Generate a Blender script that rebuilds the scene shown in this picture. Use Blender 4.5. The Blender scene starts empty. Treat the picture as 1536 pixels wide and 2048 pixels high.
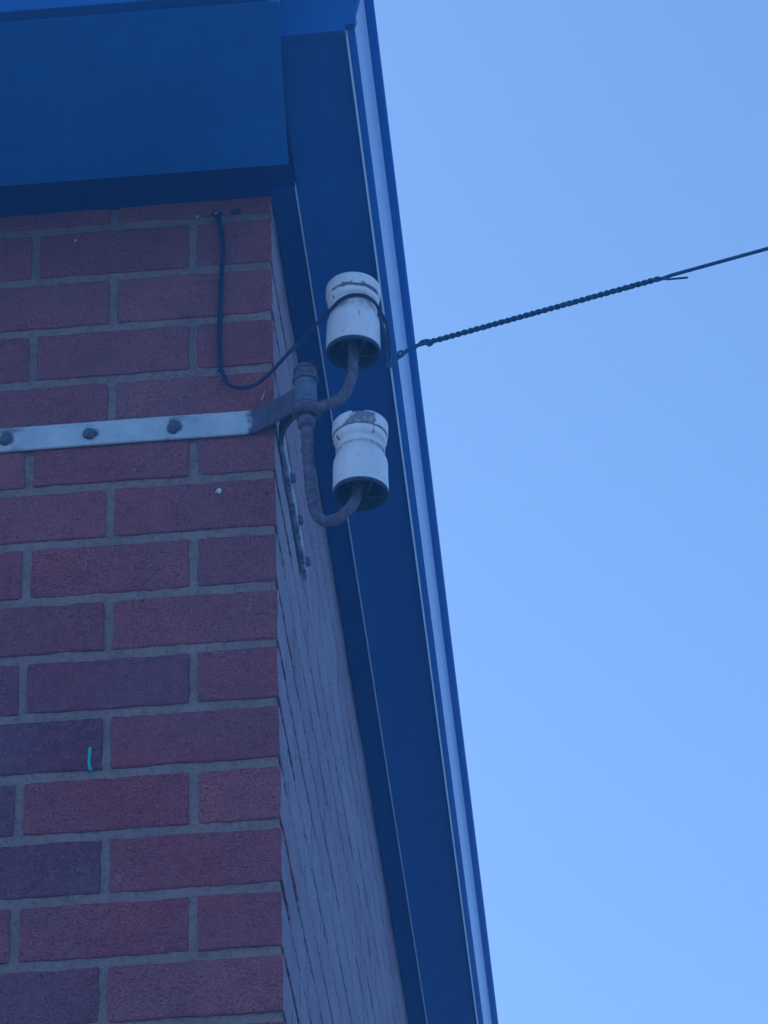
import bpy, bmesh, math, random
from mathutils import Vector, Matrix, noise
random.seed(7)
C = bpy.context.scene.collection
S = bpy.context.scene
R = math.radians
Z0 = 4.916            # height of the topmost full bed joint above the ground

# ---------------------------------------------------------------- camera
cam = bpy.data.cameras.new('camera'); co = bpy.data.objects.new('camera', cam); C.objects.link(co)
cam.sensor_fit = 'VERTICAL'; cam.sensor_height = 36; cam.lens = 36*7221.13/2048
cam.clip_start = .05; cam.clip_end = 3000
rx = Vector((0.9962052, 0.08146065, -0.03064893)); up = Vector((0.0718718, -0.57133961, 0.8175607))
fw = Vector((-0.04908808, 0.81666101, 0.57502622))
m = Matrix((rx, up, -fw)).transposed().to_4x4(); m.translation = Vector((0.38264, -3.95276, -3.31584+Z0))
co.matrix_world = m
S.camera = co
# ---------------------------------------------------------------- sky, sun, exposure
SUN_EL, SUN_AZ = R(24), R(-66)        # azimuth clockwise from +Y: behind and left of the house
w = bpy.data.worlds.new('World'); S.world = w; w.use_nodes = True
nt = w.node_tree; bg = nt.nodes['Background']
sky = nt.nodes.new('ShaderNodeTexSky'); sky.sky_type = 'NISHITA'; sky.sun_disc = False
sky.sun_elevation = SUN_EL; sky.sun_rotation = SUN_AZ; sky.air_density = 1.0; sky.dust_density = 1.6; sky.ozone_density = 3.0
tint = nt.nodes.new('ShaderNodeMix'); tint.data_type = 'RGBA'; tint.blend_type = 'MULTIPLY'; tint.inputs[0].default_value = 1
tint.inputs[7].default_value = (.70, .84, .98, 1)       # cool white balance of the picture
nt.links.new(sky.outputs[0], tint.inputs[6]); nt.links.new(tint.outputs[2], bg.inputs[0])
bg.inputs[1].default_value = .12
sl = bpy.data.lights.new('sun', 'SUN'); sl.energy = 2.0; sl.angle = R(.5); sl.color = (1, .93, .84)
so = bpy.data.objects.new('sun', sl); C.objects.link(so)
sd = Vector((math.sin(SUN_AZ)*math.cos(SUN_EL), math.cos(SUN_AZ)*math.cos(SUN_EL), math.sin(SUN_EL)))
so.rotation_euler = sd.to_track_quat('Z', 'Y').to_euler(); so.location = (-4, 2, 12)
S.view_settings.view_transform = 'Standard'; S.view_settings.look = 'None'; S.view_settings.gamma = 1
S.view_settings.use_curve_mapping = False
S.view_settings.exposure = 1.42

# ---------------------------------------------------------------- materials
class NT:
    def __init__(s, name):
        s.m = bpy.data.materials.new(name); s.m.use_nodes = True; s.t = s.m.node_tree
        s.b = s.t.nodes['Principled BSDF']; s.tc = s.t.nodes.new('ShaderNodeTexCoord')
    def n(s, k, **kw):
        o = s.t.nodes.new(k)
        for a, v in kw.items(): setattr(o, a, v)
        return o
    def l(s, a, b): s.t.links.new(a, b)
    def mapped(s, scale=(1, 1, 1)):
        mp = s.n('ShaderNodeMapping'); mp.inputs['Scale'].default_value = scale
        s.l(s.tc.outputs['Object'], mp.inputs[0]); return mp.outputs[0]
    def noise(s, scale, detail=5, rough=.6, vec=None, dist=0):
        o = s.n('ShaderNodeTexNoise'); o.inputs['Scale'].default_value = scale; o.inputs['Detail'].default_value = detail
        o.inputs['Roughness'].default_value = rough; o.inputs['Distortion'].default_value = dist
        s.l(vec or s.tc.outputs['Object'], o.inputs['Vector']); return o.outputs[0]
    def ramp(s, f, lo, hi, a=0., b=1.):
        o = s.n('ShaderNodeMapRange'); o.clamp = True
        for i, v in enumerate((lo, hi, a, b)): o.inputs[i+1].default_value = v
        s.l(f, o.inputs[0]); return o.outputs[0]
    def mix(s, f, a, b, mode='MIX'):
        o = s.n('ShaderNodeMix', data_type='RGBA', blend_type=mode)
        for i, v in ((0, f), (6, a), (7, b)):
            if isinstance(v, (int, float)): o.inputs[i].default_value = v
            elif isinstance(v, tuple): o.inputs[i].default_value = v if len(v) == 4 else v+(1,)
            else: s.l(v, o.inputs[i])
        return o.outputs[2]
    def math(s, op, a, b=None):
        o = s.n('ShaderNodeMath', operation=op)
        for i, v in enumerate((a, b)):
            if v is None: continue
            if isinstance(v, (int, float)): o.inputs[i].default_value = v
            else: s.l(v, o.inputs[i])
        return o.outputs[0]
    def attr(s, name):
        o = s.n('ShaderNodeAttribute'); o.attribute_name = name; return o.outputs['Fac']
    def bump(s, h, dist, strength=1):
        o = s.n('ShaderNodeBump'); o.inputs['Distance'].default_value = dist; o.inputs['Strength'].default_value = strength
        s.l(h, o.inputs['Height']); s.l(o.outputs[0], s.b.inputs['Normal'])
    def fin(s, col, rough=.8, metal=0, spec=.3):
        if isinstance(col, tuple): s.b.inputs['Base Color'].default_value = col+(1,)
        else: s.l(col, s.b.inputs['Base Color'])
        if isinstance(rough, (int, float)): s.b.inputs['Roughness'].default_value = rough
        else: s.l(rough, s.b.inputs['Roughness'])
        s.b.inputs['Metallic'].default_value = metal; s.b.inputs['Specular IOR Level'].default_value = spec
        return s.m

def brick_mat(name, red, pale, dark, grime, gr):
    k = NT(name); t = k.attr('tone')
    c = k.mix(k.ramp(t, .12, .9), red, pale)
    c = k.mix(k.ramp(t, .16, .0), c, dark)
    c = k.mix(k.ramp(k.noise(9, 4), .35, .7, 0, .55), c, tuple(x*.66 for x in red))
    c = k.mix(k.ramp(k.noise(70, 7, .78), .45, .72, 0, .6), c, pale)
    c = k.mix(k.ramp(k.noise(28, 7, .75), .50, .72, 0, .55), c, dark)
    g = k.noise(3.1, 6, .65); c = k.mix(k.ramp(g, .38, .72, 0, gr), c, grime)
    stx = k.mapped((1, 1, 3.2))
    pit = k.ramp(k.noise(400, 2, .6, stx), .545, .64)             # dark pits, dragged flat by the wire cut
    pit2 = k.ramp(k.noise(130, 4, .7, stx), .60, .68)
    pp = k.math('MAXIMUM', pit, pit2)
    c = k.mix(k.math('MULTIPLY', pp, .74), c, (.02, .008, .02))
    fl = k.ramp(k.noise(330, 2, .5), .70, .76); c = k.mix(k.math('MULTIPLY', fl, .5), c, (.5, .42, .42))
    h = k.math('SUBTRACT', k.math('MULTIPLY', k.noise(240, 5, .7), .8), pp)
    k.bump(h, .0016, .8)
    return k.fin(c, .93, 0, .15)
M = {}
M['brick'] = brick_mat('red_brick', (.37, .070, .086), (.50, .135, .145), (.115, .040, .085), (.21, .13, .165), .6)
M['side_brick'] = brick_mat('veiled_side_brick', (.37, .24, .31), (.43, .30, .36), (.27, .19, .26), (.40, .39, .46), .85)  # flare and side sky light put into this paler, greyer brick
k = NT('mortar'); c = k.mix(k.ramp(k.noise(14, 5), .3, .7), (.29, .180, .175), (.40, .270, .245))
c = k.mix(k.ramp(k.noise(150, 6, .8), .48, .68, 0, .75), c, (.085, .08, .09)); c = k.mix(k.ramp(k.noise(300, 3), .68, .75, 0, .5), c, (.42, .4, .38))
k.bump(k.noise(200, 7, .8), .0035, 1); M['mortar'] = k.fin(c, .95, 0, .1)

def paint(name, a, b, rough=.45, spec=.35, grain=(1, 1, 1), bs=.4):
    k = NT(name); v = k.mapped(grain)
    c = k.mix(k.ramp(k.noise(5, 6, .75, v), .35, .65), a, b)
    c = k.mix(k.ramp(k.noise(34, 7, .8, v), .50, .72, 0, .35), c, tuple(x*.6 for x in a))
    c = k.mix(k.ramp(k.noise(120, 5, .7, v), .58, .8, 0, .35), c, tuple(x*.55 for x in a))
    c = k.mix(k.ramp(k.noise(260, 2, .5), .72, .78, 0, .35), c, tuple(min(1, x*2.6+.03) for x in b))
    k.bump(k.noise(170, 4, .6, v), .0008, bs); return k.fin(c, rough, 0, spec)
M['soffit'] = paint('veil_blue_paint', (.002, .115, .37), (.002, .132, .42), .5, .25, (1, .12, 1))  # lens veil put into the eave colour as blue
M['recess'] = paint('recess_shade_paint', (.002, .030, .16), (.003, .036, .19), .7, .1)  # eave shade put into a darker copy of the soffit colour
M['panel'] = paint('veil_panel_paint', (.002, .160, .46), (.003, .195, .53), .55, .3)  # same veil blue, in a lighter copy
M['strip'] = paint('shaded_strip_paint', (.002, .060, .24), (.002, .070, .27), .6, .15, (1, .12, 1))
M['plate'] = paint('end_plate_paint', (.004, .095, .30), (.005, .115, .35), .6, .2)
M['bead'] = paint('lit_bead_paint', (.72, .76, .84), (.84, .87, .92), .4, .4, (1, .06, 1), .2)  # near-white colour carries the bright line of a sky-lit edge
M['trim'] = paint('pale_trim_paint', (.42, .48, .58), (.52, .58, .66), .35, .4, (1, .06, 1), .2)
M['gutter'] = paint('gutter_plastic', (.002, .18, .56), (.003, .21, .62), .35, .35, (1, .06, 1), .2)
M['gutter_face'] = paint('lit_gutter_plastic', (.34, .44, .68), (.42, .52, .74), .32, .4, (1, .05, 1), .2)  # paler copy of the gutter colour, light on the face painted in

k = NT('galvanised_steel')
c = k.mix(k.ramp(k.noise(22, 6, .7), .35, .7), (.40, .46, .50), (.56, .60, .62))
c = k.mix(k.ramp(k.noise(12, 5, .65, k.mapped((1, 1, 2.5))), .56, .70, 0, .85), c, (.17, .14, .15))
c = k.mix(k.ramp(k.noise(160, 4, .7), .58, .72, 0, .5), c, (.16, .15, .17))
ra = k.attr('rust'); nn = k.noise(60, 5, .7)
rr = k.ramp(k.math('ADD', ra, k.math('MULTIPLY', k.math('SUBTRACT', nn, .5), .9)), .38, .62)
rc = k.mix(k.ramp(k.noise(90, 6, .75), .35, .7), (.070, .058, .10), (.13, .105, .17))
c = k.mix(rr, c, rc); k.bump(k.noise(200, 6, .7), .0012, .7); M['galv'] = k.fin(c, .6, .15, .4)
def rusty(name, a, b, bs=.9):
    k = NT(name); c = k.mix(k.ramp(k.noise(85, 7, .8), .40, .62), a, b)
    c = k.mix(k.ramp(k.noise(260, 4, .7), .55, .72, 0, .6), c, (.03, .025, .035))
    c = k.mix(k.ramp(k.noise(330, 3, .6), .68, .75, 0, .6), c, (.33, .30, .33))
    k.bump(k.noise(280, 6, .75), .0018, bs); return k.fin(c, .85, .1, .25)
M['rust'] = rusty('rusty_iron', (.095, .070, .105), (.19, .165, .23))
M['rust_pale'] = rusty('scaled_iron', (.11, .14, .21), (.18, .21, .29))
M['bolt'] = rusty('bolt_iron', (.09, .10, .14), (.17, .19, .24))
k = NT('glazed_porcelain')
c = k.mix(k.ramp(k.noise(20, 5), .3, .7), (.70, .66, .68), (.82, .77, .78))
c = k.mix(k.ramp(k.noise(130, 5, .7), .55, .78, 0, .30), c, (.32, .30, .31))
c = k.mix(k.ramp(k.noise(45, 7, .8), .52, .70, 0, .35), c, (.38, .36, .36))
c = k.mix(k.ramp(k.noise(420, 3, .6), .66, .72, 0, .8), c, (.16, .15, .17))
d = k.attr('dirt_shade'); n2 = k.noise(170, 5, .75)
dd = k.ramp(k.math('ADD', d, k.math('MULTIPLY', k.math('SUBTRACT', n2, .5), 1.3)), .42, .75, 0, .88)
c = k.mix(dd, c, (.105, .115, .16)); c = k.mix(k.ramp(d, 1.2, 1.5), c, (.02, .035, .08)); k.bump(k.math('SUBTRACT', k.noise(90, 4), k.math('MULTIPLY', dd, .5)), .0006, .5)  # top of the range paints shade into the mouth
M['porcelain'] = k.fin(c, k.ramp(dd, 0, 1, .27, .9), 0, .5)
k = NT('cable_rubber'); c = k.mix(k.ramp(k.noise(120, 5), .4, .7), (.004, .014, .06), (.010, .028, .09)); k.bump(k.noise(300, 4), .0008, .5); M['cable'] = k.fin(c, .6, 0, .3)
k = NT('wire_metal'); c = k.mix(k.ramp(k.noise(150, 5), .4, .7), (.012, .065, .16), (.03, .11, .22)); k.bump(k.noise(400, 4), .0008, .6); M['wire'] = k.fin(c, .6, .2, .35)  # veil blue put into the cable and wire colours
k = NT('clip_metal'); c = k.mix(k.ramp(k.noise(300, 4), .4, .7), (.22, .24, .26), (.5, .52, .52)); M['clip'] = k.fin(c, .5, .2, .4)
M['white'] = NT('white_splash').fin((.62, .64, .62), .8); M['teal'] = NT('teal_crayon').fin((.03, .42, .36), .8)
M['pinkish'] = NT('pale_scratch').fin((.45, .33, .36), .9); M['cobweb'] = NT('cobweb_thread').fin((.42, .40, .42), .95)
k = NT('paving'); c = k.mix(k.ramp(k.noise(.8, 6), .3, .7), (.24, .25, .27), (.34, .35, .37)); c = k.mix(k.ramp(k.noise(40, 5, .7), .4, .7, 0, .5), c, (.18, .19, .2))
k.bump(k.noise(60, 5), .01, .5); M['ground'] = k.fin(c, .95)
k = NT('roof_tile'); wv = k.n('ShaderNodeTexBrick'); wv.inputs['Scale'].default_value = 3; k.l(k.tc.outputs['Object'], wv.inputs[0])
wv.inputs['Color1'].default_value = (.06, .05, .05, 1); wv.inputs['Color2'].default_value = (.09, .07, .065, 1); M['roof'] = k.fin(wv.outputs[0], .9)

# ---------------------------------------------------------------- helpers
def tag(o, label=None, cat=None, group=None, kind=None):
    for a, v in (('label', label), ('category', cat), ('group', group), ('kind', kind)):
        if v: o[a] = v
    return o
def empty(name, loc):
    o = bpy.data.objects.new(name, None); C.objects.link(o); o.location = loc; o.empty_display_size = .1; return o
def link(name, me, mats, parent=None, smooth=True):
    """mesh in world coordinates -> object; a child keeps its place under its thing"""
    for mm in (mats if isinstance(mats, (list, tuple)) else [mats]): me.materials.append(mm)
    o = bpy.data.objects.new(name, me); C.objects.link(o)
    if smooth:
        for p in me.polygons: p.use_smooth = True
    if parent:
        o.parent = parent
        q = parent; off = Vector((0, 0, 0))
        while q is not None and q.type == 'EMPTY': off += Vector(q.location); q = q.parent
        o.matrix_parent_inverse = Matrix.Translation(-off)
    return o
def child(o, parent):      # sub-part under a mesh that itself sits at the origin of the world
    o.parent = parent; o.matrix_parent_inverse = Matrix.Identity(4); return o
def pyd(name, vs, fs):
    me = bpy.data.meshes.new(name); me.from_pydata(vs, [], fs); me.update(); return me
def bmm(name, bm):
    me = bpy.data.meshes.new(name); bmesh.ops.recalc_face_normals(bm, faces=bm.faces); bm.to_mesh(me); bm.free(); return me
def box(bm, a, b, bev=0):
    r = bmesh.ops.create_cube(bm, size=1)
    for v in r['verts']:
        for i in range(3): v.co[i] = (a[i]+b[i])/2 + v.co[i]*(b[i]-a[i])
    if bev:
        es = list({e for v in r['verts'] for e in v.link_edges})
        bmesh.ops.bevel(bm, geom=es, offset=bev, segments=2, affect='EDGES', profile=.6)
def extrude_y(prof, y0, y1, ny=1, wob=0):
    """closed profile (x,z) swept along y, with end caps"""
    vs, fs = [], []; n = len(prof)
    for j in range(ny+1):
        y = y0+(y1-y0)*j/ny
        for i, (x, z) in enumerate(prof):
            q = noise.noise_vector(Vector((x*4, y*1.3, z*4)))*wob
            vs.append((x+q.x, y, z+Z0+q.z))
    for j in range(ny):
        for i in range(n):
            a = j*n+i; b = j*n+(i+1) % n; fs.append((a, b, b+n, a+n))
    fs.append(tuple(range(n))[::-1]); fs.append(tuple(ny*n+i for i in range(n)))
    return vs, fs
def spline(pts, step=.004):
    P = [Vector(p) for p in pts]; P = [2*P[0]-P[1]]+P+[2*P[-1]-P[-2]]; out = []
    for i in range(1, len(P)-2):
        n = max(1, int((P[i+1]-P[i]).length/step))
        for j in range(n):
            t = j/n; a, b, c, d = P[i-1:i+3]
            out.append(.5*((2*b)+(c-a)*t+(2*a-5*b+4*c-d)*t*t+(3*b-a-3*c+d)*t**3))
    out.append(P[-2]); return out
def tube(bm, pts, r, seg=12, rough=0, cap=True):
    rings = []; nrm = None
    for i, p in enumerate(pts):
        t = (pts[min(i+1, len(pts)-1)]-pts[max(i-1, 0)]).normalized()
        if nrm is None: nrm = t.orthogonal().normalized()
        nrm = (nrm-t*nrm.dot(t)).normalized(); bn = t.cross(nrm)
        rr = r(i/(len(pts)-1)) if callable(r) else r
        ring = []
        for k in range(seg):
            a = 2*math.pi*k/seg; q = (nrm*math.cos(a)+bn*math.sin(a)); e = rr
            if rough: e += rough*noise.noise((p+q*rr)*160)+rough*.6*noise.noise((p+q*rr)*420)
            ring.append(bm.verts.new(p+q*e))
        rings.append(ring)
    for a, b in zip(rings, rings[1:]):
        for k in range(seg): bm.faces.new((a[k], a[(k+1) % seg], b[(k+1) % seg], b[k]))
    if cap: bm.faces.new(rings[0][::-1]); bm.faces.new(rings[-1])
def lathe(bm, prof, org, axis=(0, 0, 1), seg=48, rough=0, flat=None):
    ax = Vector(axis).normalized(); u = ax.orthogonal().normalized(); v = ax.cross(u); org = Vector(org); rings = []
    for r, z in prof:
        ring = []
        for k in range(seg):
            a = 2*math.pi*k/seg; rr = r
            if flat: rr = r*math.cos(math.pi/flat)/math.cos((a % (2*math.pi/flat))-math.pi/flat)
            q = u*math.cos(a)+v*math.sin(a); p = org+ax*z+q*rr
            if rough: p += q*rough*(noise.noise(p*150)+.6*noise.noise(p*400))
            ring.append(bm.verts.new(p))
        rings.append(ring)
    for a, b in zip(rings, rings[1:]):
        for k in range(seg): bm.faces.new((a[k], a[(k+1) % seg], b[(k+1) % seg], b[k]))
    for ring in (rings[0], rings[-1]):
        bm.faces.new(ring)

# ---------------------------------------------------------------- ground
g = link('ground', pyd('ground', [(-900, -900, 0), (900, -900, 0), (900, 900, 0), (-900, 900, 0)], [(0, 1, 2, 3)]), M['ground'])
tag(g, 'plain grey paved ground around the brick house', 'ground', kind='structure')

# ---------------------------------------------------------------- the house
H, L, J, JB = .09096847, .225, .0118, .0142       # course height, stretcher module, joint
NEG, DEPTH, LEN = -6.075, 3.0, 9.0
house = empty('brick_house', (0, 0, 0))
tag(house, 'red brick house corner with dark boxed eaves and gutter', 'house')

def coords(n0, n1, fine):
    ln = n1-n0; e = [0, .0015, .004, .0085]
    inner = max(2, int(ln/fine)) if fine else 2
    mid = [.0085+(ln-.017)*i/inner for i in range(1, inner)]
    c = e+mid+[ln-x for x in reversed(e)]
    return [n0+x for x in c]
class Bricks:
    def __init__(s, wob=1): s.v, s.f, s.tone, s.mi, s.wob = [], [], [], [], wob
    def add(s, a, b, fine, tone, mats):
        """rounded, slightly irregular brick; mats = slot index for faces -y, +x, others"""
        rad = .0026; A, B = Vector(a), Vector(b); jit = [random.uniform(-.0012, .0012) for _ in range(4)]
        X, Y, Z = (coords(a[i], b[i], fine if i != 2 else fine) for i in range(3))
        if not fine: X, Y, Z = ([a[i], a[i]+.004, b[i]-.004, b[i]] for i in range(3))
        idx = {}
        ctr = (A+B)/2; seed = Vector((random.uniform(0, 50), 0, random.uniform(0, 50)))
        push = random.uniform(-.0008, .0009)
        tx, tz = random.uniform(-.006, .006), random.uniform(-.006, .006)
        def vid(i, j, k):
            if (i, j, k) in idx: return idx[i, j, k]
            p = Vector((X[i], Y[j], Z[k]))
            inn = Vector([min(max(p[q], A[q]+rad), B[q]-rad) for q in range(3)]); d = p-inn
            rn = rad*(1+.9*noise.noise(p*70+seed))
            if d.length > 1e-9: p = inn+d.normalized()*min(rn, rad*1.15)
            nv = noise.noise_vector(p*16+seed)*.0013+noise.noise_vector(p*75+seed)*.0006
            p = p+nv*(s.wob if p.y < .03 or s.wob < 1 else .55)
            p.y += push+tx*(p.x-ctr.x)*.25; p.x += push*.6; p.z += tz*(p.x-ctr.x)*.35*s.wob
            idx[i, j, k] = len(s.v); s.v.append((p.x, p.y, p.z+Z0)); s.tone.append(tone); return idx[i, j, k]
        nx, ny, nz = len(X)-1, len(Y)-1, len(Z)-1
        def q(w, x, y, z, mi): s.f.append((w, x, y, z)); s.mi.append(mi)
        for i in range(nx):
            for k in range(nz): q(vid(i, 0, k), vid(i+1, 0, k), vid(i+1, 0, k+1), vid(i, 0, k+1), mats[0])
        for j in range(ny):
            for k in range(nz): q(vid(nx, j, k), vid(nx, j+1, k), vid(nx, j+1, k+1), vid(nx, j, k+1), mats[1])
        for i in range(nx):
            for j in range(ny):
                q(vid(i, j, 0), vid(i, j+1, 0), vid(i+1, j+1, 0), vid(i+1, j, 0), mats[2])
                if fine: q(vid(i, j, nz), vid(i+1, j, nz), vid(i+1, j+1, nz), vid(i, j+1, nz), mats[2])
        for j in range(ny):
            for k in range(nz): q(vid(0, j, k), vid(0, j, k+1), vid(0, j+1, k+1), vid(0, j+1, k), mats[2])
    def link(s, name, mats):
        me = pyd(name, s.v, s.f); at = me.attributes.new('tone', 'FLOAT', 'POINT')
        at.data.foreach_set('value', s.tone); me.polygons.foreach_set('material_index', s.mi)
        return link(name, me, mats, house)
fixed = {(0, 0): .45, (1, 0): .55, (1, 1): .5, (2, 1): .35, (3, 0): .8, (3, 1): .3, (4, 1): .22, (4, 0): .3, (5, 0): .45, (5, 1): .55, (6, 1): .4, (7, 0): .45,
         (7, 1): .12, (8, 1): .2, (8, 0): .4, (9, 0): .35, (9, 1): .02, (10, 1): .3, (10, 0): .85, (10, 2): .05, (11, 0): .4, (11, 1): .14, (12, 1): .35, (12, 0): .4, (12, 2): .5, (13, 0): .8, (13, 1): .2}
for q_ in list(fixed):  # light on the wall put into tone: upper courses raised, lower ones darkened
    if q_[0] <= 4: fixed[q_] = min(.95, fixed[q_]+.18)
    elif q_[0] >= 8: fixed[q_] = max(.02, fixed[q_]-.12)
FB, SB = Bricks(), Bricks(.5)
for row in range(-2, 54):
    z1 = -row*H-JB/2; z0 = z1-(H-JB)
    if z0+Z0 < .02: continue
    near = -2 <= row <= 16
    full = row % 2 != 0                 # this course shows a full stretcher on the front at the corner
    # corner brick
    x0 = -(L if full else L/2)+J/2; y1 = (L/2 if full else L)-J/2
    fn = .0115 if near else None
    FB.add((x0, 0, z0), (0, y1, z1), fn, fixed.get((row, 0), random.uniform(.15, .8)), (0, 1, 0))
    x = x0-J; i = 1
    while x > NEG:
        nf = .0115 if near and x > -.75 else None
        FB.add((x-L+J, 0, z0), (x, .05, z1), nf, fixed.get((row, i), random.uniform(0, .8)), (0, 0, 0)); x -= L; i += 1
    y = y1+J
    while y < LEN:
        nf = (.0115 if y < 1.2 else .03) if near and y < 4 else None
        SB.add((-.05, y, z0-.0025), (-.0006, y+L-J+.006, z1+.0025), nf, random.uniform(.1, .9), (0, 0, 0)); y += L
FB.link('front_brickwork', [M['brick'], M['side_brick']])
SB.link('side_brickwork', [M['side_brick']])
# mortar: a lumpy sheet just behind the brick faces
def mortar(along, a0, a1, fine_to):
    us = []; u = 0.
    while u < a1: us.append(u); u += .009 if u < fine_to else .3
    us.append(a1); zs = []; z = .2
    while z > -Z0: zs.append(z); z -= .0075 if z > -1.75 else .25
    zs.append(-Z0); vs, fs = [], []; n = len(us)
    for z in zs:
        for u in us:
            p = Vector((-u, 0, z)) if along == 'x' else Vector((0, u, z))
            d = .0036+.0011*noise.noise(p*38)+.0008*noise.noise(p*120)
            if along == 'x': vs.append((min(-u, -d*.999), d, z+Z0))
            else: vs.append((-d, max(u, d), z+Z0))
    for j in range(len(zs)-1):
        for i in range(n-1):
            q = (j*n+i, j*n+i+1, (j+1)*n+i+1, (j+1)*n+i); fs.append(q[::-1] if along == 'y' else q)
    return pyd('mortar', vs, fs)
link('mortar', mortar('x', 0, -NEG, .75), M['mortar'], house)
link('mortar', mortar('y', 0, LEN, 1.2), M['mortar'], house)
# far walls
bm = bmesh.new(); box(bm, (NEG+.01, .06, 0), (-.06, LEN, Z0+.15)); link('inner_wall', bmm('inner_wall', bm), M['mortar'], house, False)

def bx(name, a, b, mat, bev=.002, parent=house):
    bm = bmesh.new(); box(bm, (a[0], a[1], a[2]+Z0), (b[0], b[1], b[2]+Z0), bev); return link(name, bmm(name, bm), mat, parent, False)
# --- side eave (runs away from the viewer along +Y)
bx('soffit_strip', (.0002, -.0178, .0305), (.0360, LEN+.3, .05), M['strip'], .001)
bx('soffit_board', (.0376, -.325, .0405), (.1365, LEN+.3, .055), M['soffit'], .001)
vs, fs = extrude_y([(.0361, .0402), (.0361, .0275), (.0368, .0262), (.0375, .0275), (.0375, .0402)], -.0175, LEN+.3, 60, .0006)
link('soffit_bead', pyd('bead', vs, fs), M['bead'], house, False)
vs, fs = extrude_y([(.1366, .0400), (.1366, .0325), (.1374, .0315), (.1381, .0330), (.1381, .085), (.1366, .085)], -.3195, LEN+.3, 60, .0005)
link('fascia_trim', pyd('trim', vs, fs), M['trim'], house, False)
bx('fascia', (.1383, -.3195, .0625), (.1476, LEN+.3, .22), M['gutter'], .001)
# gutter: steep face with sky light put into its pale colour, then the rolled lip
vs, fs = extrude_y([(.1478, .0640), (.1485, .0632), (.1500, .080), (.1530, .112), (.1562, .143), (.1574, .150), (.1574, .157), (.1590, .1600), (.1590, .172), (.1478, .172)], -.335, LEN+.35, 80, .0008)
gut = link('gutter', pyd('gutter', vs, fs), M['gutter_face'], house, False)
vs, fs = extrude_y([(.1592, .1650), (.1600, .1640), (.1690, .1640), (.1722, .1652), (.1700, .1720), (.1650, .190), (.1592, .190)], -.363, LEN+.36, 80, .0005)
link('gutter_lip', pyd('lip', vs, fs), M['gutter'], house, False)
# plate closing the end of the side eave, facing the viewer
prof = [(.047, .0300), (.1345, .0320), (.1370, .0415), (.1495, .0440), (.1525, .0520), (.1505, .0600), (.1580, .0930), (.1625, .1200), (.166, .152), (.1665, .19), (.1665, .34), (.047, .34)]
vs = [(x, -.336, z+Z0) for x, z in prof]+[(x, -.3245, z+Z0) for x, z in prof]; n = len(prof)
fs = [tuple(range(n)), tuple(range(2*n-1, n-1, -1))]+[(i, i+n, (i+1) % n+n, (i+1) % n) for i in range(n)]
link('eave_end_plate', pyd('plate', vs, fs), M['plate'], house, False)
# --- front eave (along X)
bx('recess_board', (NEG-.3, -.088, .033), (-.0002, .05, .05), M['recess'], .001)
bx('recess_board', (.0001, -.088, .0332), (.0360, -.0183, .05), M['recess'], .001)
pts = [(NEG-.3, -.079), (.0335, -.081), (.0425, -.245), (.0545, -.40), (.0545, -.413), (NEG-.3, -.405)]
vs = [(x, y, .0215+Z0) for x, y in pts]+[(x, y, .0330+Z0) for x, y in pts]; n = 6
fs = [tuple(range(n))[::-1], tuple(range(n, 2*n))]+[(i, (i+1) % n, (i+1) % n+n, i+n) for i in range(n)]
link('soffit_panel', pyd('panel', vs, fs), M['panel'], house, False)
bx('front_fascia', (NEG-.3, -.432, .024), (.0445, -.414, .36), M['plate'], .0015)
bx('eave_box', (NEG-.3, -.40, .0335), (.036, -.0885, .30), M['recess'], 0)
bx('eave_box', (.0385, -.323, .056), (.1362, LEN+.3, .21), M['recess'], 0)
# --- roof
a = [(.150, -.42), (.150, LEN+.4), (NEG-.4, LEN+.4), (NEG-.4, -.42)]; zz = Z0+.215; xm = (NEG-.25)/2; rh = 2.0
vs = [(x, y, zz) for x, y in a]+[(xm, 3.0, zz+rh), (xm, LEN-3, zz+rh)]
fs = [(0, 1, 5, 4), (1, 2, 5), (2, 3, 4, 5), (3, 0, 4), (0, 3, 2, 1)]
link('roof', pyd('roof', vs, fs), M['roof'], house, False)
# --- marks on the bricks
def blob(name, ctr, rx_, rz_, mat, parent=house, th=.0015, y=0):
    bm = bmesh.new(); bmesh.ops.create_icosphere(bm, subdivisions=3, radius=1)
    for v in bm.verts:
        q = noise.noise(v.co*1.7+Vector(ctr)*9)*.35+1
        v.co = Vector((ctr[0]+v.co.x*rx_*q, ctr[1]+v.co.y*th, ctr[2]+Z0+v.co.z*rz_*q))
    return link(name, bmm(name, bm), mat, parent)
blob('white_spot', (-.0772, -.0012, -.479), .0036, .0045, M['white'])
blob('white_spot', (-.0795, -.0012, -.481), .0034, .0022, M['cobweb'])
blob('white_spot', (-.2813, -.0012, -.022), .0013, .0022, M['white'])
blob('white_spot', (-.106, -.001, .0055), .0022, .0024, M['cobweb'])
bm = bmesh.new(); tube(bm, spline([(-.2462, -.0014, -.872+Z0), (-.2472, -.0014, -.885+Z0), (-.2470, -.0014, -.898+Z0), (-.2445, -.0014, -.9065+Z0)]), .0022, 8, .0006)
link('teal_mark', bmm('teal', bm), M['teal'], house)
bm = bmesh.new(); tube(bm, spline([(-.0128, -.0014, -.312+Z0), (-.0145, -.0014, -.322+Z0), (-.0178, -.0014, -.332+Z0)]), lambda t: .0005+.0013*t, 8, .0004)
link('scratch_mark', bmm('scratch', bm), M['pinkish'], house)
M['stain'] = NT('soot_stain').fin((.045, .03, .045), .95)
blob('dark_stain', (-.050, -.0006, .010), .0085, .0055, M['stain'], th=.0012)
blob('dark_stain', (-.078, -.0006, .008), .008, .005, M['stain'], th=.0012)

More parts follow.
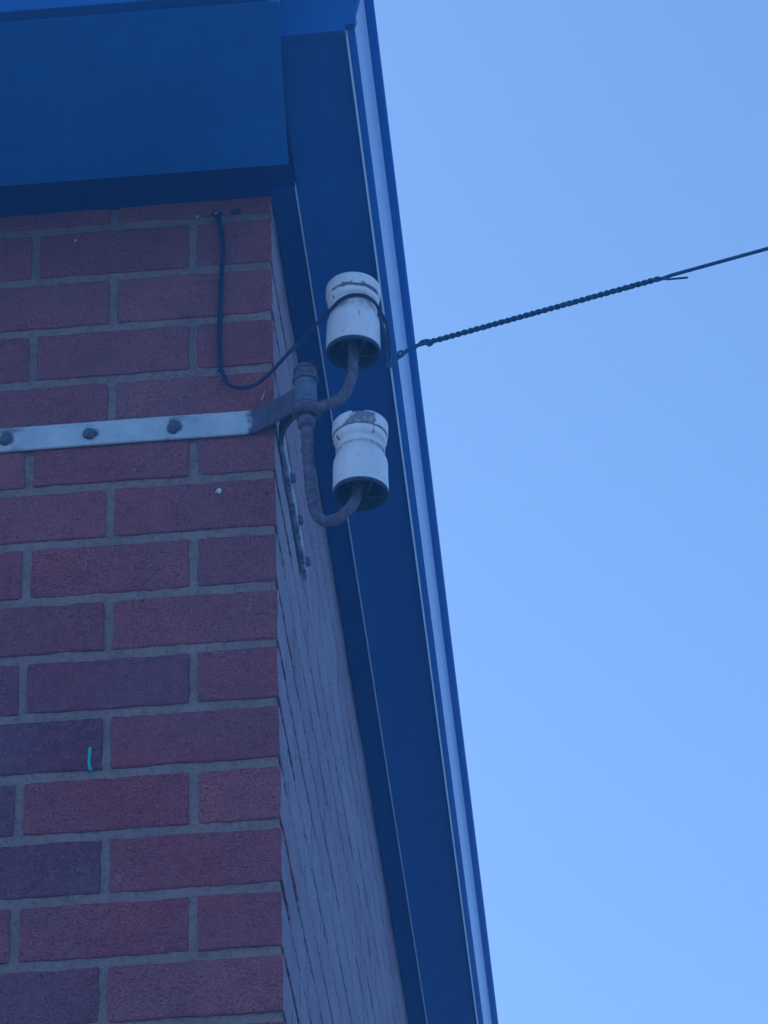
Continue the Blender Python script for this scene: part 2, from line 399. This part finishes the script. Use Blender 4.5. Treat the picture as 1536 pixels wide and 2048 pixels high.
# ---------------------------------------------------------------- corner bracket
SW = Vector((.0475, -.045, 0))          # plan position of the clamp bolt
br = empty('corner_bracket', (0, 0, Z0-.37))
tag(br, 'rusty iron corner bracket with galvanised straps bolted round the brick corner', 'bracket')
def strap(path, zc, hw, th, rustf, wob=.0010):
    """flat bar following a plan path; rustf(x,y)->0..1"""
    P = [Vector((x, y, 0)) for x, y in path]; vs, fs, ru = [], [], []
    sec = 10
    for i, p in enumerate(P):
        t = (P[min(i+1, len(P)-1)]-P[max(i-1, 0)]).normalized(); n = Vector((t.y, -t.x, 0))
        prof = [(0, -hw+.0012), (.0012, -hw), (th-.0014, -hw), (th, -hw+.0016)]+[(th, -hw+2*hw*j/12) for j in range(1, 12)]+[(th, hw-.0016), (th-.0014, hw), (.0012, hw), (0, hw-.0012)]
        sec = len(prof)
        for d, z in prof:
            wv = noise.noise(Vector((p.x*9, p.y*9, z*30)))*wob
            q = p+n*(d+wv*.5); vs.append((q.x, q.y, Z0+zc(p)+z+wv)); ru.append(rustf(p, z))
    for i in range(len(P)-1):
        for k_ in range(sec):
            a = i*sec+k_; b = i*sec+(k_+1) % sec; fs.append((a, a+sec, b+sec, b))
    fs.append(tuple(range(sec))); fs.append(tuple((len(P)-1)*sec+i for i in range(sec))[::-1])
    me = pyd('strap', vs, fs); at = me.attributes.new('rust', 'FLOAT', 'POINT'); at.data.foreach_set('value', ru); return me
def dense(pts, s=.006): return [(p.x, p.y) for p in spline([(x, y, 0) for x, y in pts], s)]
zf = lambda p: -.3700+max(0, min(1, (p.x+.04)/.08))*.006
BX = (-.4875, -.3716, -.255, -.1393)
def frust(p, z):
    v = max(0, min(1, (p.x+.055)/.045))
    for bx_ in BX:
        d = math.hypot(p.x-bx_-.003, (z+.001)*(.75 if z > 0 else 1.1)); v = max(v, .90-d*42)
    if z > .0165: v = max(v, .34+.25*noise.noise(Vector((p.x*30, 0, 3))))
    return v
front_path = [(-.62+i*.004, -.002) for i in range(146)]+dense([(-.04, -.002), (-.026, -.003), (-.012, -.0095), (.008, -.022), (.030, -.0365), (.0405, -.0435)])
fstrap = link('front_strap', strap(front_path, zf, .0195, .005, frust), M['galv'], br, False)
side_path = dense([(.0475, -.036), (.033, -.022), (.016, -.006), (.008, .006), (.0035, .018), (.0025, .030)])+[(.0025, .036+i*.01) for i in range(34)]
zs_ = lambda p: -.3750+max(0, min(1, (.02-p.y)/.055))*.018
sstrap = link('side_strap', strap(side_path[:], zs_, .0120, .0070, lambda p, z: .50+max(.0, min(1, (.03-p.y)/.03)), .0004), M['galv'], br, False)
def bolt(name, org, ax, r=.0105, h=.010):
    bm = bmesh.new(); lathe(bm, [(r*1.25, 0), (r*1.25, .0018), (r*1.0, .0024), (r*1.02, h*.75), (r*.80, h*.95), (r*.35, h*1.05)], org, ax, 24, .0006)
    return bmm(name, bm)
random.seed(3)
for x in BX:
    o = link('bolt', bolt('bolt', (x, -.0072, Z0-.3725+random.uniform(-.001, .001)), (random.uniform(-.1, .1), -1, -.05), .0068, .0075), M['bolt'], br)
for y in (.1248, .2275, .3330):
    o = link('bolt', bolt('bolt', (.0088, y, Z0-.376), (1, 0, random.uniform(-.1, .1)), .0068, .0075), M['bolt'], br)
# spacer tube, cap nut, collar and nut on the clamp bolt
x, y = SW.x, SW.y
bm = bmesh.new(); lathe(bm, [(.0148, -.379), (.0155, -.3775), (.0152, -.352), (.0150, -.3405), (.0135, -.3395)], (x, y, Z0), (0, 0, 1), 40, .0008); link('spacer_tube', bmm('t', bm), M['rust_pale'], br)
bm = bmesh.new(); lathe(bm, [(.0168, -.3395), (.0180, -.3375), (.0180, -.3345), (.0168, -.333)], (x-.0002, y, Z0), (0, 0, 1), 40, .0007); link('washer', bmm('t', bm), M['rust'], br)
bm = bmesh.new(); lathe(bm, [(.0160, -.3328), (.0163, -.326), (.0150, -.3190), (.0115, -.3135), (.0075, -.3115)], (x-.0002, y, Z0), (0, 0, 1), 40, .0011); cap = link('cap_nut', bmm('t', bm), M['rust'], br)
bm = bmesh.new()
for i in range(9): lathe(bm, [(.0159, -.3320+i*.0014), (.0165, -.3316+i*.0014), (.0159, -.3311+i*.0014)], (x-.0002, y, Z0), (0, 0, 1), 24, .0002)
thr = link('thread', bmm('thr', bm), M['rust'], br); child(thr, cap); 
bm = bmesh.new(); lathe(bm, [(.0125, -.4020), (.0130, -.4050), (.0128, -.413), (.0105, -.4165)], (x, y, Z0), (0, 0, 1), 6*8, .0005, 6); link('hex_nut', bmm('t', bm), M['rust'], br)
# upper pin: eye round the bolt, arm sweeping up into the insulator
bm = bmesh.new()
eye = [Vector((x+.0135*math.cos(a), y+.0135*math.sin(a), Z0-.3885)) for a in [2*math.pi*i/40 for i in range(41)]]
tube(bm, eye, .0076, 16, .0008, False)
tube(bm, spline([(.046, -.0585, Z0-.3900), (.0590, -.0540, Z0-.3885), (.0731, -.047, Z0-.3825), (.0903, -.045, Z0-.3735), (.1030, -.045, Z0-.3576), (.1105, -.045, Z0-.337), (.1130, -.045, Z0-.318), (.1140, -.045, Z0-.25)]), lambda t: .0076-.0004*t, 24, .0017)
link('upper_pin', bmm('t', bm), M['rust'], br)
bm = bmesh.new()
tube(bm, spline([(x-.0003, y, Z0-.355), (.0474, -.045, Z0-.4101), (.0479, -.045, Z0-.440), (.0490, -.045, Z0-.4786), (.0512, -.045, Z0-.525), (.0555, -.0455, Z0-.5540), (.0655, -.046, Z0-.5705), (.0809, -.048, Z0-.5740), (.0957, -.050, Z0-.5655), (.1075, -.050, Z0-.5495), (.1138, -.050, Z0-.528), (.1160, -.050, Z0-.47)]), lambda t: .0075 if t > .3 else .0080, 24, .0017)
link('lower_pin', bmm('t', bm), M['rust'], br)

# ---------------------------------------------------------------- insulators
PROF = [(.000, .000), (.012, -.0001), (.024, -.0003), (.0325, -.0007), (.0358, -.0018), (.0374, -.0042), (.0378, -.008), (.0378, -.013), (.0377, -.018), (.0375, -.0205), (.0366, -.0220), (.0353, -.0226), (.0350, -.0236), (.0357, -.0244),
        (.0360, -.027), (.0358, -.0300), (.0350, -.0325), (.0330, -.0350), (.0310, -.0370), (.0302, -.0385), (.0306, -.0400), (.0322, -.0418), (.0332, -.0440), (.0331, -.0468), (.0318, -.0486), (.0302, -.0500), (.0298, -.0518), (.0304, -.0536), (.0330, -.0565), (.0347, -.0600),
        (.0360, -.0640), (.0366, -.0680), (.0368, -.073), (.0369, -.079), (.0370, -.085), (.0371, -.091), (.0372, -.097), (.0373, -.103), (.0374, -.109), (.0374, -.1140), (.0370, -.1170), (.0358, -.1185), (.0345, -.1180),
        (.0335, -.1160), (.0330, -.110), (.0325, -.098), (.0320, -.085), (.0310, -.072), (.0250, -.066), (.0200, -.068), (.0190, -.085), (.0185, -.100), (.0170, -.1025), (.0150, -.1015), (.0140, -.095), (.0130, -.06), (.0, -.055)]
def insulator(top, axis, dirtf, chipf):
    seg = 144; ax = Vector(axis).normalized(); u = Vector((1, 0, 0)); u = (u-ax*u.dot(ax)).normalized(); v = ax.cross(u)
    vs, fs, dt = [], [], []; pr = []
    for i, (a, b) in enumerate(zip(PROF, PROF[1:])):
        n = 2 if i < 42 else 1
        for j in range(n): pr.append((a[0]+(b[0]-a[0])*j/n, a[1]+(b[1]-a[1])*j/n, i))
    pr.append(PROF[-1]+(99,))
    for r, z, i in pr:
        for q in range(seg):
            a = 2*math.pi*q/seg; ci = chipf(a, z, r) if i < 36 else 0
            rr = r-ci; zz = z-(ci*.6 if z > -.003 else 0)
            p = Vector(top)+ax*zz+(u*math.cos(a)+v*math.sin(a))*rr
            p += (u*math.cos(a)+v*math.sin(a))*noise.noise(p*35)*.0005
            vs.append(p); dt.append(max(0, min(1, dirtf(a, z)+(.75 if ci > .0004 else 0))) if i < 39 else 1.6)  # dirt outside; rim underside and hollow get painted shade
    for i in range(len(pr)-1):
        for q in range(seg): fs.append((i*seg+q, (i+1)*seg+q, (i+1)*seg+(q+1) % seg, i*seg+(q+1) % seg))
    me = pyd('insulator', [tuple(p) for p in vs], fs); at = me.attributes.new('dirt_shade', 'FLOAT', 'POINT'); at.data.foreach_set('value', dt); return me
def ad(a, b): return abs((a-b+math.pi) % (2*math.pi)-math.pi)
FR = 1.5*math.pi      # the side that faces the viewer
def dirt1(a, z):
    d = 0
    w_ = .0016+.0016*max(0, noise.noise(Vector((math.cos(a)*3, math.sin(a)*3, 2))))
    if abs(z+.0228+.002*noise.noise(Vector((math.cos(a)*2, math.sin(a)*2, 7)))) < w_*1.3: d = .8 if ad(a, FR+.25) < 1.1 else .35
    if -.052 < z < -.046: d = max(d, .45)
    if ad(a, FR+.15) < .5 and -.066 < z < -.052: d = max(d, .45-(abs(z+.055))*20)
    if ad(a, FR-.72) < .035 and z > -.022: d = .5
    if math.hypot(ad(a, FR-.85)*.036, z+.0335) < .0022: d = 1.
    if math.hypot(ad(a, FR+.30)*.037, (z+.074)*.35) < .0014: d = .9
    if math.hypot(ad(a, FR+.38)*.037, (z+.071)) < .0016: d = .8
    if ad(a, FR-.85) < .45 and -.11 < z < -.06: d = max(d, .30)
    return d
def chip1(a, z, r):
    q = noise.noise(Vector((math.cos(a)*5, math.sin(a)*5, z*90)))
    return max(0, q-.05)*.004 if abs(z+.0215) < .0035 and ad(a, FR+.4) < .8 else 0
def dirt2(a, z):
    d = 0
    if abs(z+.0230) < .0012: d = .75
    if -.0525 < z < -.0475: d = .55
    if math.hypot(ad(a, FR-1.0)*.036, (z+.034)*.6) < .0024: d = 1.
    if ad(a, FR+.62+math.sin(z*700)*.02) < .03 and -.036 < z < -.012: d = .9
    if ad(a, FR+1.15) < .12 and -.012 < z: d = max(d, .3)
    return d
def chip2(a, z, r):
    s = (a-(FR+.28)+math.pi) % (2*math.pi)-math.pi
    if z > -.0215 and r > .026:
        lo = -.50+max(0, (-z-.006))*(-28); hi = .42-.03*math.sin(z*500)
        if lo < s < hi and z < -.001-.002*math.sin(s*5):
            return .0030+.0012*noise.noise(Vector((s*9, z*260, 3)))
    return 0
CH = chip2
i1 = link('insulator', insulator((.1166, -.045, Z0-.1795), (.022, 0, 1), dirt1, chip1), M['porcelain'])
tag(i1, 'upper white porcelain insulator with black cable looped round its neck', 'insulator', 'porcelain insulators on the corner bracket')
i2 = link('insulator', insulator((.1202, -.050, Z0-.4205), (.020, 0, 1), dirt2, chip2), M['porcelain'])
tag(i2, 'lower white porcelain insulator with chipped rim and bare neck', 'insulator', 'porcelain insulators on the corner bracket')
# cobwebs inside the mouth of each
for o, (cx_, cy_, cz_) in ((i1, (.1135, -.045, -.2985)), (i2, (.1163, -.050, -.5395))):
    rnd = random.Random(5); bm = bmesh.new()
    for _ in range(2):
        a0 = rnd.uniform(math.pi, 2.1*math.pi); p0 = Vector((cx_+.0345*math.cos(a0), cy_+.0345*math.sin(a0), cz_+Z0+rnd.uniform(-.001, .004)))
        a1 = a0+rnd.uniform(-1, 1); p1 = Vector((cx_+.008*math.cos(a1), cy_+.008*math.sin(a1), cz_+Z0+rnd.uniform(-.016, .0)))
        mid = (p0+p1)/2+Vector((0, 0, -rnd.uniform(.001, .004))); tube(bm, spline([p0, mid, p1]), .00014, 5)
    child(link('cobweb', bmm('web', bm), M['cobweb']), o)

# ---------------------------------------------------------------- black cable from the wall, round the upper insulator
def Zp(l): return [(a, b, c_+Z0) for a, b, c_ in l]
GC = Vector((.1157, -.045, -.2255))
def gr(deg, r=.0355, dz=0): return (GC.x+r*math.cos(R(deg)), GC.y+r*math.sin(R(deg)), GC.z+dz)
path = Zp([(-.0770, .001, .012), (-.0768, -.006, .001), (-.0726, -.0065, -.0207), (-.0692, -.0068, -.0623), (-.0714, -.0068, -.1166), (-.0734, -.0066, -.1818), (-.0745, -.0066, -.2321), (-.0722, -.0075, -.2750),
           (-.0625, -.013, -.3075), (-.0441, -.022, -.3235), (-.0234, -.030, -.3261), (-.0026, -.036, -.3130), (.022, -.043, -.2890), (.0396, -.048, -.2730), (.0590, -.054, -.2545), (.0750, -.060, -.2415),
           gr(222, .0365, -.0085), gr(248, .0365, -.0020), gr(272, .0365, .002), gr(300, .0368, .003), gr(325, .0375, -.001), (.1530, -.059, -.2365), (.1605, -.052, -.2520), (.1640, -.0475, -.2800), (.1635, -.046, -.3050), (.1600, -.0455, -.3240)])
bm = bmesh.new(); tube(bm, spline(path, .003), lambda t: .0033 if t < .34 else (.0030 if t < .45 else (.0026 if t < .80 else .0026-.004*(t-.8))), 12, .0003)
cb = link('service_cable', bmm('cable', bm), M['cable'])
tag(cb, 'black cable clipped to the brick wall and looping up to the upper insulator', 'cable')
# ---------------------------------------------------------------- clips
def clip(p, label, nail=(.006, -.004, .004)):
    t = empty('cable_clip', (p[0], p[1], p[2]+Z0)); tag(t, label, 'cable clip', 'clips holding the cable to the wall')
    bm = bmesh.new()
    arc = [Vector((p[0]+.0046*math.cos(R(a)), p[1]-.0015-.0052*math.sin(R(a)), p[2]+Z0)) for a in range(-20, 201, 10)]
    rings = []
    for q in arc:
        rings.append([bm.verts.new(q+Vector((0, 0, dz))) for dz in (-.0028, .0028)])
    for a, b in zip(rings, rings[1:]): bm.faces.new((a[0], a[1], b[1], b[0]))
    bmesh.ops.solidify(bm, geom=bm.faces[:], thickness=.0012)
    link('saddle', bmm('saddle', bm), M['cable'], t)
    bm = bmesh.new(); lathe(bm, [(.0014, 0), (.0014, .006), (.0029, .0062), (.0031, .0072), (.002, .0082)], (p[0]+nail[0], p[1], p[2]+Z0+nail[2]), (0, -1, -.2), 16, .0003)
    link('nail', bmm('nail', bm), M['clip'], t); return t
clip((-.0768, -.001, -.001), 'topmost cable clip on the brick wall, just under the dark eave', (-.001, 0, .005))
clip((-.0734, -.001, -.1818), 'middle cable clip on the mortar joint between two brick courses', (.000, 0, .001))
clip((-.0735, -.001, -.2790), 'lowest cable clip on the wall where the cable turns toward the corner', (.002, 0, .003))

# ---------------------------------------------------------------- overhead wire, twisted back on itself
wr = empty('overhead_wire', (.16, -.045, Z0-.3227))
tag(wr, 'dark overhead wire with twisted end running from the upper insulator across the sky', 'wire')
A0 = Vector((.2150, -.056, Z0-.2958)); A1 = Vector((.684, -.1498, Z0-.2515)); D = (A1-A0).normalized()
def on(s): return A0+D*s
ss = (.5345-.215)/D.x
U = Vector((0, 0, 1)); U = (U-D*U.dot(D)).normalized(); V = D.cross(U)
def hel(s, r, ph, pitch=.0175): a = 2*math.pi*s/pitch+ph; return on(s)+(U*math.cos(a)+V*math.sin(a))*r
start = Zp([gr(60, .033, 0), gr(20, .0345, -.002), (.1525, -.033, -.236), (.1585, -.038, -.262), (.1615, -.043, -.295), (.1600, -.046, -.3235), (.1655, -.047, -.3185), (.1745, -.048, -.3120), (.1865, -.0505, -.3030), (.1975, -.0530, -.2980)])
core = [Vector(p) for p in start]
n = 190
core += [hel(ss*i/n, .0016*min(1, i/12), 0) for i in range(n+1)]
core += [on(ss+.02), on(ss+.1)]+[on(ss+.5+i*1.0)+Vector((0, 0, .002*i*i*.3)) for i in range(0, 16)]
bm = bmesh.new(); sp = spline(core[:len(start)], .003)+core[len(start)+1:]
tube(bm, sp, .0026, 10, .0002); link('main_wire', bmm('w', bm), M['wire'], wr)
# wrapped tail with its two open loops and the loose end
tl = [Vector(p) for p in Zp([(.1600, -.0465, -.3265), (.1660, -.0480, -.3235), (.1735, -.0500, -.3140), (.1760, -.0515, -.3060), (.1800, -.0520, -.3035), (.1832, -.0520, -.3065), (.1810, -.0510, -.3110), (.1775, -.0500, -.3120), (.1830, -.0505, -.3080), (.1920, -.0530, -.3025), (.1995, -.0540, -.3015)])]
tl2 = [Vector(p) for p in Zp([(.2070, -.0545, -.2925), (.2150, -.0555, -.2905), (.2215, -.0560, -.2930), (.2235, -.0565, -.2975), (.2190, -.0560, -.3005), (.2150, -.0560, -.2985)])]
h2 = [hel(ss*i/n, .0024, math.pi) for i in range(4, n+1)]
tip = [hel(ss, .0027, math.pi), on(ss)+Vector((.012, -.003, -.004)), on(ss)+Vector((.026, -.006, -.0065)), on(ss)+Vector((.0400, -.0085, -.0082))]
bm = bmesh.new(); tube(bm, spline(tl+tl2, .002)+h2, .0018, 8, .0002); tube(bm, spline(tip, .004), .0015, 8, .0001)
link('wrapped_tail', bmm('w2', bm), M['wire'], wr)
bm = bmesh.new()
for i in range(26):      # ragged binding laid over the twist
    s = .004+ss*(i+random.uniform(-.3, .3))/26
    if s < 0: continue
    tube(bm, [hel(s+.00022*j, .0034, .6*i+j*.12) for j in range(18)], .0005, 6, .0003)
link('binding', bmm('w3', bm), M['wire'], wr)

# ---------------------------------------------------------------- blue haze added in place of the lens veil
bm = bmesh.new(); box(bm, (-905, -905, -1), (905, 905, 7.6)); hz = link('veil_haze', bmm('veil_haze', bm), [], None, False); hz['kind'] = 'stuff'
hm = bpy.data.materials.new('lens_veil'); hm.use_nodes = True; t = hm.node_tree; t.nodes.clear()
pv = t.nodes.new('ShaderNodeVolumePrincipled'); out = t.nodes.new('ShaderNodeOutputMaterial'); t.links.new(pv.outputs[0], out.inputs['Volume'])
pv.inputs['Color'].default_value = (.16, .55, 1, 1); pv.inputs['Density'].default_value = .017; pv.inputs['Anisotropy'].default_value = 0
hz.data.materials.append(hm)
S.cycles.max_bounces = 8; S.cycles.volume_bounces = 1
